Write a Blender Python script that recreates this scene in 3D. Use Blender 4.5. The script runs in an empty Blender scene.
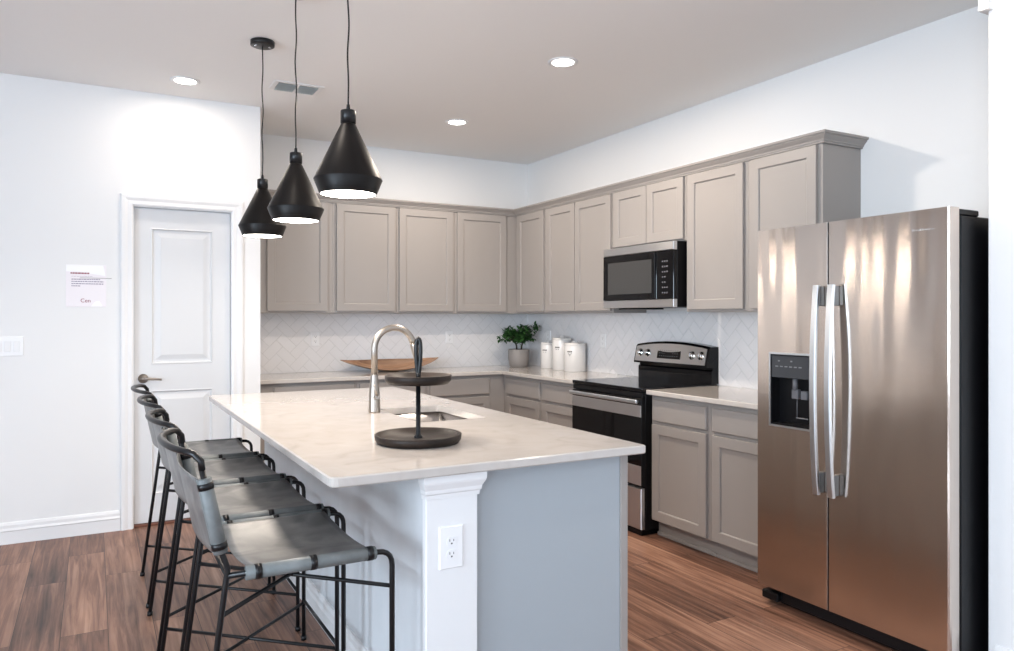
import bpy, bmesh, math, random
from mathutils import Vector, Matrix
PI = math.pi
random.seed(7)
scene = bpy.context.scene
COL = scene.collection

# ------------------------------------------------------------------ camera
cd = bpy.data.cameras.new('camera'); cam = bpy.data.objects.new('camera', cd); COL.objects.link(cam)
cam.location = (-3.654, -6.11, 1.364)
cam.rotation_euler = (PI/2, 0, -math.radians(28.75))
cd.sensor_fit = 'HORIZONTAL'; cd.sensor_width = 36.0; cd.lens = 740.5/1014*36
cd.shift_x = 0.0067; cd.shift_y = -0.0078
cd.clip_start = 0.05; cd.clip_end = 100
scene.camera = cam

# ------------------------------------------------------------------ world, lights, exposure
world = bpy.data.worlds.new('daylight'); scene.world = world; world.use_nodes = True
bg = world.node_tree.nodes['Background']; bg.inputs[0].default_value = (0.72, 0.84, 1.0, 1); bg.inputs[1].default_value = 1.0

def area(name, loc, target, sx, sy, power, color, shape='RECTANGLE', spread=PI):
    l = bpy.data.lights.new(name, 'AREA'); l.shape = shape; l.size = sx
    if shape == 'RECTANGLE': l.size_y = sy
    l.energy = power; l.color = color; l.spread = spread
    o = bpy.data.objects.new(name, l); COL.objects.link(o); o.location = loc
    d = Vector(target) - Vector(loc); o.rotation_euler = d.to_track_quat('-Z', 'Y').to_euler()
    return o
H = 2.833
COOL = (0.71, 0.855, 1.0); WARM = (1.0, 0.87, 0.74)
# daylight coming in through the room's windows (left wall and rear wall, built below)
area('daylight_left_near', (-7.62, -8.4, 1.45), (0, -8.4, 1.45), 1.7, 1.5, 130, COOL)
area('daylight_left_far', (-7.62, -5.4, 1.45), (0, -5.4, 1.45), 1.7, 1.5, 180, COOL)
area('daylight_rear_wide', (-4.9, -10.62, 1.3), (-4.9, 0, 1.3), 2.8, 2.1, 54, COOL)
area('daylight_rear_narrow', (-1.9, -10.62, 1.45), (-1.9, 0, 1.45), 1.2, 1.6, 20, COOL)
vs = scene.view_settings
vs.view_transform = 'Standard'; vs.look = 'None'; vs.gamma = 1.0; vs.use_curve_mapping = False
vs.exposure = 0.3

# ------------------------------------------------------------------ materials
def mat(name, color, rough=0.5, metal=0.0, spec=0.5, coat=0.0, coat_rough=0.1, emit=None, estr=0.0, aniso=0.0, bump=None, trans=0.0, alpha=1.0):
    m = bpy.data.materials.new(name); m.use_nodes = True
    nt = m.node_tree; b = nt.nodes['Principled BSDF']
    b.inputs['Base Color'].default_value = (*color, 1); b.inputs['Roughness'].default_value = rough
    b.inputs['Metallic'].default_value = metal; b.inputs['Specular IOR Level'].default_value = spec
    b.inputs['Coat Weight'].default_value = coat; b.inputs['Coat Roughness'].default_value = coat_rough
    b.inputs['Anisotropic'].default_value = aniso
    b.inputs['Transmission Weight'].default_value = trans; b.inputs['Alpha'].default_value = alpha
    if emit: b.inputs['Emission Color'].default_value = (*emit, 1); b.inputs['Emission Strength'].default_value = estr
    if bump:
        scale, strength, dist = bump[:3]; st = bump[3] if len(bump) > 3 else (1, 1, 1)
        tc = nt.nodes.new('ShaderNodeNewGeometry'); mp = nt.nodes.new('ShaderNodeMapping'); mp.inputs['Scale'].default_value = st
        n = nt.nodes.new('ShaderNodeTexNoise'); n.inputs['Scale'].default_value = scale; n.inputs['Detail'].default_value = 3
        bp = nt.nodes.new('ShaderNodeBump'); bp.inputs['Strength'].default_value = strength; bp.inputs['Distance'].default_value = dist
        nt.links.new(tc.outputs['Position'], mp.inputs['Vector']); nt.links.new(mp.outputs[0], n.inputs['Vector'])
        nt.links.new(n.outputs['Fac'], bp.inputs['Height']); nt.links.new(bp.outputs[0], b.inputs['Normal'])
    return m

def N(nt, t, **kw):
    n = nt.nodes.new(t)
    for k, v in kw.items(): setattr(n, k, v)
    return n

def ramp(nt, stops):
    r = nt.nodes.new('ShaderNodeValToRGB'); cr = r.color_ramp
    while len(cr.elements) < len(stops): cr.elements.new(0.5)
    for e, (p, c) in zip(cr.elements, stops): e.position = p; e.color = (*c, 1)
    return r

M = {}
M['wall'] = mat('wall_paint', (0.80, 0.80, 0.80), 0.65, spec=0.25, bump=(260, 0.18, 0.002))
M['ceil'] = mat('ceiling_paint', (0.86, 0.855, 0.85), 0.8, spec=0.15, bump=(180, 0.2, 0.002))
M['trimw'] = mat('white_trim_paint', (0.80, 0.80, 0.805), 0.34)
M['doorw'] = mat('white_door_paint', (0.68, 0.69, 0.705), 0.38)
M['cab'] = mat('greige_cabinet_paint', (0.325, 0.300, 0.283), 0.38, spec=0.4)
M['island'] = mat('cool_lit_island_paint', (0.37, 0.405, 0.435), 0.42, spec=0.4)  # blue cast of the cool daylight put into the end panel's colour
M['grout'] = mat('grout', (0.62, 0.62, 0.62), 0.8)
M['tile'] = mat('glazed_white_tile', (0.80, 0.79, 0.80), 0.16, spec=0.5)
M['black'] = mat('black_metal', (0.008, 0.008, 0.009), 0.34, spec=0.35)
M['blackmatte'] = mat('matte_black_shade', (0.006, 0.0045, 0.004), 0.42, spec=0.22)
M['glassblack'] = mat('black_glass', (0.003, 0.003, 0.004), 0.05, spec=0.3)
M['plasticblack'] = mat('black_plastic', (0.005, 0.005, 0.006), 0.35, spec=0.22)
M['chrome'] = mat('polished_chrome', (0.8, 0.8, 0.8), 0.12, 1.0)
M['nickel'] = mat('brushed_nickel', (0.38, 0.345, 0.31), 0.36, 1.0)
M['handlemetal'] = mat('satin_handle_metal', (0.66, 0.69, 0.72), 0.32, 1.0)
M['white'] = mat('white_plastic', (0.86, 0.86, 0.87), 0.25)
M['slot'] = mat('dark_slot', (0.03, 0.03, 0.03), 0.6)
M['ceramic'] = mat('white_ceramic', (0.76, 0.74, 0.72), 0.22)
M['ink'] = mat('grey_ink', (0.10, 0.10, 0.10), 0.6)
M['redink'] = mat('dark_red_ink', (0.28, 0.05, 0.08), 0.6)
M['violetink'] = mat('violet_grey_ink', (0.20, 0.15, 0.25), 0.6)
M['paper'] = mat('paper_sheet', (0.84, 0.80, 0.83), 0.4)
M['paperwhite'] = mat('bright_paper', (0.92, 0.92, 0.93), 0.4)
M['leaf'] = mat('green_leaf', (0.035, 0.105, 0.028), 0.5, spec=0.3)
M['stem'] = mat('brown_stem', (0.05, 0.035, 0.025), 0.7)
M['soil'] = mat('soil', (0.03, 0.022, 0.016), 0.9)
M['pot'] = mat('grey_stoneware', (0.27, 0.25, 0.24), 0.6, bump=(60, 0.2, 0.002))
M['ventblade'] = mat('vent_blade_metal', (0.62, 0.66, 0.66), 0.5)
M['lampdiff'] = mat('lit_diffuser', (0.9, 0.9, 0.9), 0.5, emit=(1.0, 0.93, 0.84), estr=14.0)
M['candiff'] = mat('lit_can_lens', (0.9, 0.9, 0.9), 0.5, emit=(1.0, 0.95, 0.88), estr=14.0)
M['mount'] = mat('grey_handle_mount', (0.16, 0.165, 0.17), 0.4, 0.6)
M['threshold'] = mat('reddish_wood_strip', (0.17, 0.065, 0.04), 0.5)
M['darkbtn'] = mat('grey_button_print', (0.13, 0.13, 0.14), 0.5)
M['clearprint'] = mat('display_print', (0.16, 0.17, 0.18), 0.5)

def stainless(name, col, rough, wav=0.0012, aniso=0.88):
    m = mat(name, col, rough, 1.0, aniso=aniso)
    nt = m.node_tree; b = nt.nodes['Principled BSDF']
    g = N(nt, 'ShaderNodeNewGeometry'); mp = N(nt, 'ShaderNodeMapping'); mp.inputs['Scale'].default_value = (3.0, 3.0, 0.55)
    n = N(nt, 'ShaderNodeTexNoise'); n.inputs['Scale'].default_value = 2.2; n.inputs['Detail'].default_value = 1
    mp2 = N(nt, 'ShaderNodeMapping'); mp2.inputs['Scale'].default_value = (2, 2, 300)
    n2 = N(nt, 'ShaderNodeTexNoise'); n2.inputs['Scale'].default_value = 3; n2.inputs['Detail'].default_value = 2
    b1 = N(nt, 'ShaderNodeBump'); b1.inputs['Strength'].default_value = 1.0; b1.inputs['Distance'].default_value = wav*8
    b2 = N(nt, 'ShaderNodeBump'); b2.inputs['Strength'].default_value = 0.03; b2.inputs['Distance'].default_value = 0.0006
    L = nt.links.new
    L(g.outputs['Position'], mp.inputs[0]); L(mp.outputs[0], n.inputs[0]); L(n.outputs['Fac'], b1.inputs['Height'])
    L(g.outputs['Position'], mp2.inputs[0]); L(mp2.outputs[0], n2.inputs[0]); L(n2.outputs['Fac'], b2.inputs['Height'])
    tg = N(nt, 'ShaderNodeCombineXYZ'); tg.inputs[2].default_value = 1.0; L(tg.outputs[0], b.inputs['Tangent'])
    L(b1.outputs[0], b2.inputs['Normal']); L(b2.outputs[0], b.inputs['Normal'])
    return m
M['steel'] = stainless('brushed_stainless_fridge', (0.64, 0.56, 0.50), 0.18)
M['steel2'] = stainless('brushed_stainless_appliance', (0.68, 0.69, 0.71), 0.28, wav=0.0001)
M['sinksteel'] = mat('sink_stainless', (0.42, 0.40, 0.39), 0.26, 1.0)

def wood_floor():
    m = bpy.data.materials.new('plank_floor'); m.use_nodes = True; nt = m.node_tree; L = nt.links.new
    b = nt.nodes['Principled BSDF']; g = N(nt, 'ShaderNodeNewGeometry')
    # planks run along y: brick texture with rows across x
    sep = N(nt, 'ShaderNodeSeparateXYZ'); comb = N(nt, 'ShaderNodeCombineXYZ')
    L(g.outputs['Position'], sep.inputs[0]); L(sep.outputs['Y'], comb.inputs['X']); L(sep.outputs['X'], comb.inputs['Y'])
    br = N(nt, 'ShaderNodeTexBrick'); br.offset = 0.37; br.squash = 1.0
    br.inputs['Scale'].default_value = 1.0; br.inputs['Brick Width'].default_value = 1.22; br.inputs['Row Height'].default_value = 0.18
    br.inputs['Mortar Size'].default_value = 0.0016; br.inputs['Mortar Smooth'].default_value = 0.3; br.inputs['Bias'].default_value = 0.0
    br.inputs['Color1'].default_value = (0, 0, 0, 1); br.inputs['Color2'].default_value = (1, 1, 1, 1); br.inputs['Mortar'].default_value = (0.5, 0.5, 0.5, 1)
    L(comb.outputs[0], br.inputs['Vector'])
    # grain: noise stretched along the plank, shifted per plank
    add = N(nt, 'ShaderNodeVectorMath', operation='MULTIPLY_ADD'); add.inputs[1].default_value = (7.3, 3.1, 5.7)
    L(br.outputs['Color'], add.inputs[0]); L(comb.outputs[0], add.inputs[2])
    mp = N(nt, 'ShaderNodeMapping'); mp.inputs['Scale'].default_value = (1.1, 24, 1); L(add.outputs[0], mp.inputs[0])
    n1 = N(nt, 'ShaderNodeTexNoise'); n1.inputs['Scale'].default_value = 1.6; n1.inputs['Detail'].default_value = 8; n1.inputs['Roughness'].default_value = 0.62; n1.inputs['Distortion'].default_value = 0.6
    L(mp.outputs[0], n1.inputs[0])
    mp2 = N(nt, 'ShaderNodeMapping'); mp2.inputs['Scale'].default_value = (1.2, 3.4, 1); L(add.outputs[0], mp2.inputs[0])
    n2 = N(nt, 'ShaderNodeTexNoise'); n2.inputs['Scale'].default_value = 1.3; n2.inputs['Detail'].default_value = 4; L(mp2.outputs[0], n2.inputs[0])
    r1 = ramp(nt, [(0.28, (0.055, 0.026, 0.018)), (0.48, (0.20, 0.098, 0.064)), (0.62, (0.33, 0.175, 0.115)), (0.80, (0.48, 0.29, 0.20))])
    mx = N(nt, 'ShaderNodeMath', operation='ADD'); ml = N(nt, 'ShaderNodeMath', operation='MULTIPLY'); ml.inputs[1].default_value = 0.36
    L(n2.outputs['Fac'], ml.inputs[0]); ml1 = N(nt, 'ShaderNodeMath', operation='MULTIPLY'); ml1.inputs[1].default_value = 0.86
    L(n1.outputs['Fac'], ml1.inputs[0]); L(ml.outputs[0], mx.inputs[0]); L(ml1.outputs[0], mx.inputs[1])
    sp = N(nt, 'ShaderNodeSeparateColor'); L(br.outputs['Color'], sp.inputs[0])
    ml3 = N(nt, 'ShaderNodeMath', operation='MULTIPLY_ADD'); ml3.inputs[1].default_value = 0.16; ml3.inputs[2].default_value = -0.18
    L(sp.outputs[0], ml3.inputs[0]); ad2 = N(nt, 'ShaderNodeMath', operation='ADD'); L(mx.outputs[0], ad2.inputs[0]); L(ml3.outputs[0], ad2.inputs[1])
    L(ad2.outputs[0], r1.inputs[0])
    mm = N(nt, 'ShaderNodeMix', data_type='RGBA'); L(br.outputs['Fac'], mm.inputs[0]); L(r1.outputs[0], mm.inputs[6]); mm.inputs[7].default_value = (0.035, 0.02, 0.015, 1)
    L(mm.outputs[2], b.inputs['Base Color']); b.inputs['Roughness'].default_value = 0.40; b.inputs['Specular IOR Level'].default_value = 0.35
    bp = N(nt, 'ShaderNodeBump'); bp.inputs['Strength'].default_value = 0.25; bp.inputs['Distance'].default_value = 0.002; L(n1.outputs['Fac'], bp.inputs['Height']); L(bp.outputs[0], b.inputs['Normal'])
    return m
M['floor'] = wood_floor()

def mottled(name, stops, scale, rough, detail=6, coat=0.0, bumpd=0.0, spec=0.5, dist=0.5, sx=(1, 1, 1)):
    m = bpy.data.materials.new(name); m.use_nodes = True; nt = m.node_tree; L = nt.links.new
    b = nt.nodes['Principled BSDF']; g = N(nt, 'ShaderNodeTexCoord'); mp = N(nt, 'ShaderNodeMapping'); mp.inputs['Scale'].default_value = sx
    n = N(nt, 'ShaderNodeTexNoise'); n.inputs['Scale'].default_value = scale; n.inputs['Detail'].default_value = detail; n.inputs['Distortion'].default_value = dist
    r = ramp(nt, stops); L(g.outputs['Object'], mp.inputs[0]); L(mp.outputs[0], n.inputs[0]); L(n.outputs['Fac'], r.inputs[0]); L(r.outputs[0], b.inputs['Base Color'])
    b.inputs['Roughness'].default_value = rough; b.inputs['Specular IOR Level'].default_value = spec; b.inputs['Coat Weight'].default_value = coat; b.inputs['Coat Roughness'].default_value = 0.05
    if bumpd:
        bp = N(nt, 'ShaderNodeBump'); bp.inputs['Strength'].default_value = 0.4; bp.inputs['Distance'].default_value = bumpd; L(n.outputs['Fac'], bp.inputs['Height']); L(bp.outputs[0], b.inputs['Normal'])
    return m
M['quartz'] = mottled('pale_quartz', [(0.25, (0.47, 0.43, 0.40)), (0.42, (0.53, 0.49, 0.455)), (0.75, (0.57, 0.535, 0.505))], 7, 0.13, 10, coat=0.3, dist=1.4)
M['leather'] = mottled('grey_leather', [(0.3, (0.075, 0.077, 0.078)), (0.5, (0.15, 0.15, 0.148)), (0.7, (0.25, 0.245, 0.235))], 9, 0.36, 8, bumpd=0.001, spec=0.5)
M['leatherside'] = mottled('grey_rail_leather', [(0.25, (0.10, 0.115, 0.118)), (0.8, (0.215, 0.23, 0.23))], 14, 0.5, 6, bumpd=0.0008)
M['bowlwood'] = mottled('bowl_wood', [(0.3, (0.22, 0.12, 0.07)), (0.6, (0.40, 0.24, 0.15)), (0.8, (0.5, 0.33, 0.22))], 6, 0.5, 6, sx=(0.6, 6, 4))
M['traywood'] = mottled('dark_tray_wood', [(0.3, (0.014, 0.010, 0.008)), (0.7, (0.035, 0.023, 0.018))], 6, 0.45, 6, spec=0.22, sx=(0.6, 8, 1))
M['knee'] = mottled('light_streaked_knee_paint', [(0.3, (0.58, 0.60, 0.62)), (0.7, (0.70, 0.71, 0.725))], 3, 0.6, 8, spec=0.3, sx=(1, 1, 0.5))  # mottled tones put streaks of light into the drywall colour

# ------------------------------------------------------------------ mesh helpers
class MB:
    def __init__(s): s.bm = bmesh.new()
    def box(s, x0, x1, y0, y1, z0, z1, bev=0.0, seg=1):
        x0, x1 = min(x0, x1), max(x0, x1); y0, y1 = min(y0, y1), max(y0, y1); z0, z1 = min(z0, z1), max(z0, z1)
        t = bmesh.new()
        v = [t.verts.new(p) for p in ((x0,y0,z0),(x1,y0,z0),(x1,y1,z0),(x0,y1,z0),(x0,y0,z1),(x1,y0,z1),(x1,y1,z1),(x0,y1,z1))]
        for f in ((0,3,2,1),(4,5,6,7),(0,1,5,4),(1,2,6,5),(2,3,7,6),(3,0,4,7)): t.faces.new([v[i] for i in f])
        if bev > 0: bmesh.ops.bevel(t, geom=t.edges[:], offset=bev, segments=seg, profile=0.6, affect='EDGES')
        s._merge(t); return s
    def _merge(s, t):
        me = bpy.data.meshes.new('tmp'); t.to_mesh(me); t.free(); s.bm.from_mesh(me); bpy.data.meshes.remove(me)
    def tube(s, pts, r, n=10, caps=True, closed=False):
        pts = [Vector(p) for p in pts]; rs = r if isinstance(r, (list, tuple)) else [r]*len(pts)
        rings = []; k = len(pts); prev = None
        for i, p in enumerate(pts):
            if closed: d = (pts[(i+1) % k] - pts[i-1])
            else: d = (pts[min(i+1, k-1)] - pts[max(i-1, 0)])
            d.normalize()
            if prev is None:
                a = Vector((0,0,1)) if abs(d.z) < 0.9 else Vector((1,0,0))
                u = d.cross(a).normalized()
            else:
                u = (prev - d*prev.dot(d)).normalized()
            w = d.cross(u); prev = u
            rings.append([s.bm.verts.new(p + (u*math.cos(2*PI*j/n) + w*math.sin(2*PI*j/n))*rs[i]) for j in range(n)])
        for i in range(k if closed else k-1):
            A, B = rings[i], rings[(i+1) % k]
            for j in range(n):
                f = s.bm.faces.new((A[j], A[(j+1)%n], B[(j+1)%n], B[j])); f.smooth = True
        if caps and not closed:
            s.bm.faces.new(rings[0][::-1]); s.bm.faces.new(rings[-1])
        return s
    def lathe(s, prof, c=(0,0,0), n=32, axis='z', sharp=None):
        # prof: list of (r, h); r=0 closes
        c = Vector(c)
        def P(r, h, a):
            x, y = r*math.cos(a), r*math.sin(a)
            if axis == 'z': return c + Vector((x, y, h))
            if axis == 'x': return c + Vector((h, x, y))
            return c + Vector((x, h, y))
        rings = []
        for (r, h) in prof:
            if r <= 1e-6: rings.append([s.bm.verts.new(P(0, h, 0))])
            else: rings.append([s.bm.verts.new(P(r, h, 2*PI*j/n)) for j in range(n)])
        for i in range(len(rings)-1):
            A, B = rings[i], rings[i+1]
            for j in range(n):
                k = (j+1) % n
                if len(A) == 1 and len(B) == 1: continue
                if len(A) == 1: f = s.bm.faces.new((A[0], B[k], B[j]))
                elif len(B) == 1: f = s.bm.faces.new((A[j], A[k], B[0]))
                else: f = s.bm.faces.new((A[j], A[k], B[k], B[j]))
                f.smooth = True
        return s
    def prism(s, poly, axis, a, b):
        # poly of 2-D points extruded along an axis from a to b
        def P(p, t):
            if axis == 'x': return (t, p[0], p[1])
            if axis == 'y': return (p[0], t, p[1])
            return (p[0], p[1], t)
        A = [s.bm.verts.new(P(p, a)) for p in poly]; B = [s.bm.verts.new(P(p, b)) for p in poly]
        s.bm.faces.new(A[::-1]); s.bm.faces.new(B)
        for i in range(len(poly)):
            j = (i+1) % len(poly); s.bm.faces.new((A[i], A[j], B[j], B[i]))
        return s
    def rings(s, F, u0, u1, v0, v1, rg, back=None):
        # concentric rectangles; rg = [(inset, depth), ...]; last is filled; back = depth of the back face
        loops = []
        if back is not None: loops.append([s.bm.verts.new(F(u, v, back)) for u, v in ((u0,v0),(u1,v0),(u1,v1),(u0,v1))])
        for ins, d in rg:
            loops.append([s.bm.verts.new(F(u, v, d)) for u, v in ((u0+ins,v0+ins),(u1-ins,v0+ins),(u1-ins,v1-ins),(u0+ins,v1-ins))])
        if back is not None: s.bm.faces.new(loops[0][::-1])
        for A, B in zip(loops, loops[1:]):
            for i in range(4): s.bm.faces.new((A[i], A[(i+1)%4], B[(i+1)%4], B[i]))
        s.bm.faces.new(loops[-1]); return s
    def quad(s, *p):
        s.bm.faces.new([s.bm.verts.new(q) for q in p]); return s
    def build(s, name, m, parent=None, smooth_angle=None):
        bmesh.ops.recalc_face_normals(s.bm, faces=s.bm.faces[:])
        me = bpy.data.meshes.new(name); 
        if parent is not None:
            off = Vector(parent.get('_w', (0,0,0)))
        else:
            vs_ = s.bm.verts[:]
            xs = [v.co.x for v in vs_]; ys = [v.co.y for v in vs_]; zs = [v.co.z for v in vs_]
            off = Vector(((min(xs)+max(xs))/2, (min(ys)+max(ys))/2, min(zs)))
        own = off.copy()
        for v in s.bm.verts: v.co -= off
        s.bm.to_mesh(me); s.bm.free(); me.materials.append(m)
        o = bpy.data.objects.new(name, me); COL.objects.link(o)
        if parent is not None: o.parent = parent; o['_w'] = tuple(own)
        else: o.location = own; o['_w'] = tuple(own)
        return o

def FR(kind, base):
    # frames: F(u, v, w): v is height, w points out of the surface into the room
    if kind == 'back': return lambda u, v, w: (u, base - w, v)          # faces -y, u = x
    if kind == 'right': return lambda u, v, w: (base - w, -u, v)        # faces -x, u = -y
    if kind == 'ceil': return lambda u, v, w: (u, v, base - w)
    if kind == 'top': return lambda u, v, w: (u, v, base + w)

def thing(name, label, cat, loc, group=None, rotz=0):
    o = bpy.data.objects.new(name, None); COL.objects.link(o); o.empty_display_size = 0.1
    o.location = loc; o['_w'] = tuple(loc); o['label'] = label; o['category'] = cat
    if group: o['group'] = group
    o.rotation_euler = (0, 0, rotz)
    return o
def tag(o, label, cat, group=None):
    o['label'] = label; o['category'] = cat
    if group: o['group'] = group
    return o
def struct(o): o['kind'] = 'structure'; return o
def copy_tree(src, loc, label):
    r = src.copy(); COL.objects.link(r); r.location = loc; r['_w'] = tuple(loc); r['label'] = label
    for ch in list(src.children):
        c = ch.copy(); COL.objects.link(c); c.parent = r
        for g in list(ch.children):
            d = g.copy(); COL.objects.link(d); d.parent = c
    return r
def text_mesh(txt, size, name, m, parent, loc, rot, depth=0.0006):
    cu = bpy.data.curves.new('t', 'FONT'); cu.body = txt; cu.size = size; cu.extrude = depth; cu.align_x = 'CENTER'; cu.align_y = 'CENTER'
    to = bpy.data.objects.new('t', cu); COL.objects.link(to)
    dg = bpy.context.evaluated_depsgraph_get(); me = bpy.data.meshes.new_from_object(to.evaluated_get(dg))
    bpy.data.objects.remove(to); bpy.data.curves.remove(cu)
    me.materials.clear(); me.materials.append(m)
    w = Vector(parent.get('_w', (0,0,0)))
    me.transform(Matrix.Translation(Vector(loc) - w) @ rot.to_4x4())
    o = bpy.data.objects.new(name, me); COL.objects.link(o); o.parent = parent; return o

# ================================================================== THE SETTING
XL, YR = -7.5, -10.5
struct(MB().box(XL-0.2, 0.2, YR-0.2, 0.2, -0.1, 0).build('floor', M['floor']))
struct(MB().box(XL-0.2, 0.2, YR-0.2, 0.2, H, H+0.1).build('ceiling', M['ceil']))
struct(MB().box(-2.635, 0.0, 0.0, 0.12, 0, H).build('wall_back', M['wall']))
struct(MB().box(0.0, 0.12, -4.53, 0.12, 0, H).build('wall_right', M['wall']))
struct(MB().box(-0.668, 0.12, YR, -4.53, 0, H, 0.004).build('wall_near_right', M['wall']))
struct(MB().box(-0.70, -0.60, -4.55, -4.512, 2.53, H).build('trim_5', M['wall']))
# pantry wall with its door opening, and the jog beside the cabinets
PY = -0.769
w = MB(); w.box(XL, -3.433, PY, -0.65, 0, H); w.box(-2.823, -2.635, PY, -0.65, 0, H); w.box(-3.433, -2.823, PY, -0.65, 2.09, H); w.box(-2.755, -2.635, -0.65, 0.12, 0, H)
struct(w.build('wall_pantry', M['wall']))
# left wall and rear wall with window openings
def wall_with_holes(F, u0, u1, holes, thick):
    # F maps (u, z, w)
    b = MB(); cuts = sorted(holes); cur = u0
    def bx(a0, a1, z0, z1):
        p = F(a0, z0, 0); q = F(a1, z1, thick); b.box(p[0], q[0], p[1], q[1], p[2], q[2])
    for (a, c, z0, z1) in cuts:
        bx(cur, a, 0, H); bx(a, c, 0, z0); bx(a, c, z1, H); cur = c
    bx(cur, u1, 0, H); return b
LH = [(-9.3, -7.5, 0.65, 2.25), (-6.3, -4.5, 0.65, 2.25)]
RH = [(-6.35, -3.45, 0.0, 2.35), (-2.55, -1.25, 0.6, 2.3)]
struct(wall_with_holes(lambda u, z, t: (XL - t, u, z), YR, 0.0, LH, 0.14).build('wall_left', M['wall']))
struct(wall_with_holes(lambda u, z, t: (u, YR - t, z), XL, -0.668, RH, 0.14).build('wall_rear', M['wall']))
def window_frame(n, F, a, c, z0, z1, mull):
    b = MB()
    def bar(a0, a1, q0, q1):
        p = F(a0, q0, 0.04); q = F(a1, q1, 0.09); b.box(p[0], q[0], p[1], q[1], p[2], q[2])
    t = 0.05
    bar(a, c, z0, z0+t); bar(a, c, z1-t, z1); bar(a, a+t, z0+t, z1-t); bar(c-t, c, z0+t, z1-t)
    for k in range(1, mull): 
        x = a + (c-a)*k/mull; bar(x-0.025, x+0.025, z0+t, z1-t)
    if z0 > 0.1: bar(a+t, c-t, (z0+z1)/2-0.02, (z0+z1)/2+0.02)
    struct(b.build('window_%d' % n, M['trimw']))
for i, h_ in enumerate(LH): window_frame(i+1, lambda u, z, t: (XL - t, u, z), *h_, 2)
for i, h_ in enumerate(RH): window_frame(i+3, lambda u, z, t: (u, YR - t, z), *h_, 3 if i == 0 else 2)

# baseboard along the pantry wall
BP = [(0, 0), (0.014, 0), (0.014, 0.075), (0.018, 0.082), (0.012, 0.095), (0.012, 0.112), (0.006, 0.127), (0, 0.13)]
struct(MB().prism([(PY - a, z) for a, z in BP], 'x', XL, -3.507).build('baseboard_pantry', M['trimw']))
struct(MB().prism([(PY - a, z) for a, z in BP], 'x', -2.749, -2.635).build('baseboard_pantry_right', M['trimw']))
struct(MB().prism([(-0.668 - a, z) for a, z in BP], 'y', YR, -4.56).build('baseboard_near_right', M['trimw']))
# door casing: profile swept round the opening (mitred)
cas = MB()
prof = [(0, 0), (0, 0.012), (0.008, 0.016), (0.030, 0.014), (0.048, 0.020), (0.066, 0.020), (0.072, 0.012), (0.072, 0)]
def casing_pt(k, s_, o):
    x0, x1, zt = -3.433, -2.823, 2.09
    if k == 0: return (x0 - s_, PY - o, 0)
    if k == 1: return (x0 - s_, PY - o, zt + s_)
    if k == 2: return (x1 + s_, PY - o, zt + s_)
    return (x1 + s_, PY - o, 0)
loops = [[cas.bm.verts.new(casing_pt(k, a, o)) for a, o in prof] for k in range(4)]
for A, B in zip(loops, loops[1:]):
    for i in range(len(prof)):
        j = (i+1) % len(prof); cas.bm.faces.new((A[i], A[j], B[j], B[i]))
cas.bm.faces.new(loops[0]); cas.bm.faces.new(loops[3][::-1])
struct(cas.build('trim_1', M['trimw']))
jm = MB(); jm.box(-3.433, -3.428, PY, -0.66, 0, 2.09); jm.box(-2.828, -2.823, PY, -0.66, 0, 2.09); jm.box(-3.428, -2.828, PY, -0.66, 2.085, 2.09)
struct(jm.build('trim_2', M['trimw']))
struct(MB().box(-3.428, -2.828, PY+0.012, -0.66, 0, 0.014, 0.002).build('trim_3', M['threshold']))
# pantry door, two raised panels
F = FR('back', -0.735)
d = MB(); u0, u1, z0, z1 = -3.424, -2.832, 0.018, 2.08
pu0, pu1 = -3.326, -2.942; pz = [(0.20, 0.885), (1.055, 1.955)]
us = [u0, pu0, pu1, u1]; vz = [z0, pz[0][0], pz[0][1], pz[1][0], pz[1][1], z1]
for i in range(3):
    for j in range(5):
        if i == 1 and j in (1, 3):
            d.rings(F, us[i], us[i+1], vz[j], vz[j+1], [(0, 0), (0.006, 0.003), (0.016, -0.010), (0.030, -0.010), (0.062, -0.002), (0.064, -0.002)])
        else: d.quad(F(us[i], vz[j], 0), F(us[i+1], vz[j], 0), F(us[i+1], vz[j+1], 0), F(us[i], vz[j+1], 0))
d.box(u0, u1, -0.715, -0.70, z0, z1)
for a, c in (((u0, z0), (u1, z0)), ((u1, z0), (u1, z1)), ((u1, z1), (u0, z1)), ((u0, z1), (u0, z0))):
    d.quad(F(a[0], a[1], 0), F(c[0], c[1], 0), F(c[0], c[1], -0.022), F(a[0], a[1], -0.022))
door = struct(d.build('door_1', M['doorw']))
hd = MB(); hd.lathe([(0, 0.006), (0.030, 0.004), (0.031, -0.004), (0.012, -0.008), (0.011, -0.045), (0, -0.046)], (-3.372, -0.741, 0.965), 20, 'y')
hd.tube([(-3.372, -0.782, 0.965), (-3.35, -0.786, 0.966), (-3.30, -0.784, 0.962), (-3.265, -0.782, 0.957)], [0.009, 0.009, 0.008, 0.007], 10)
hd.build('door_handle', M['nickel'], door)

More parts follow.
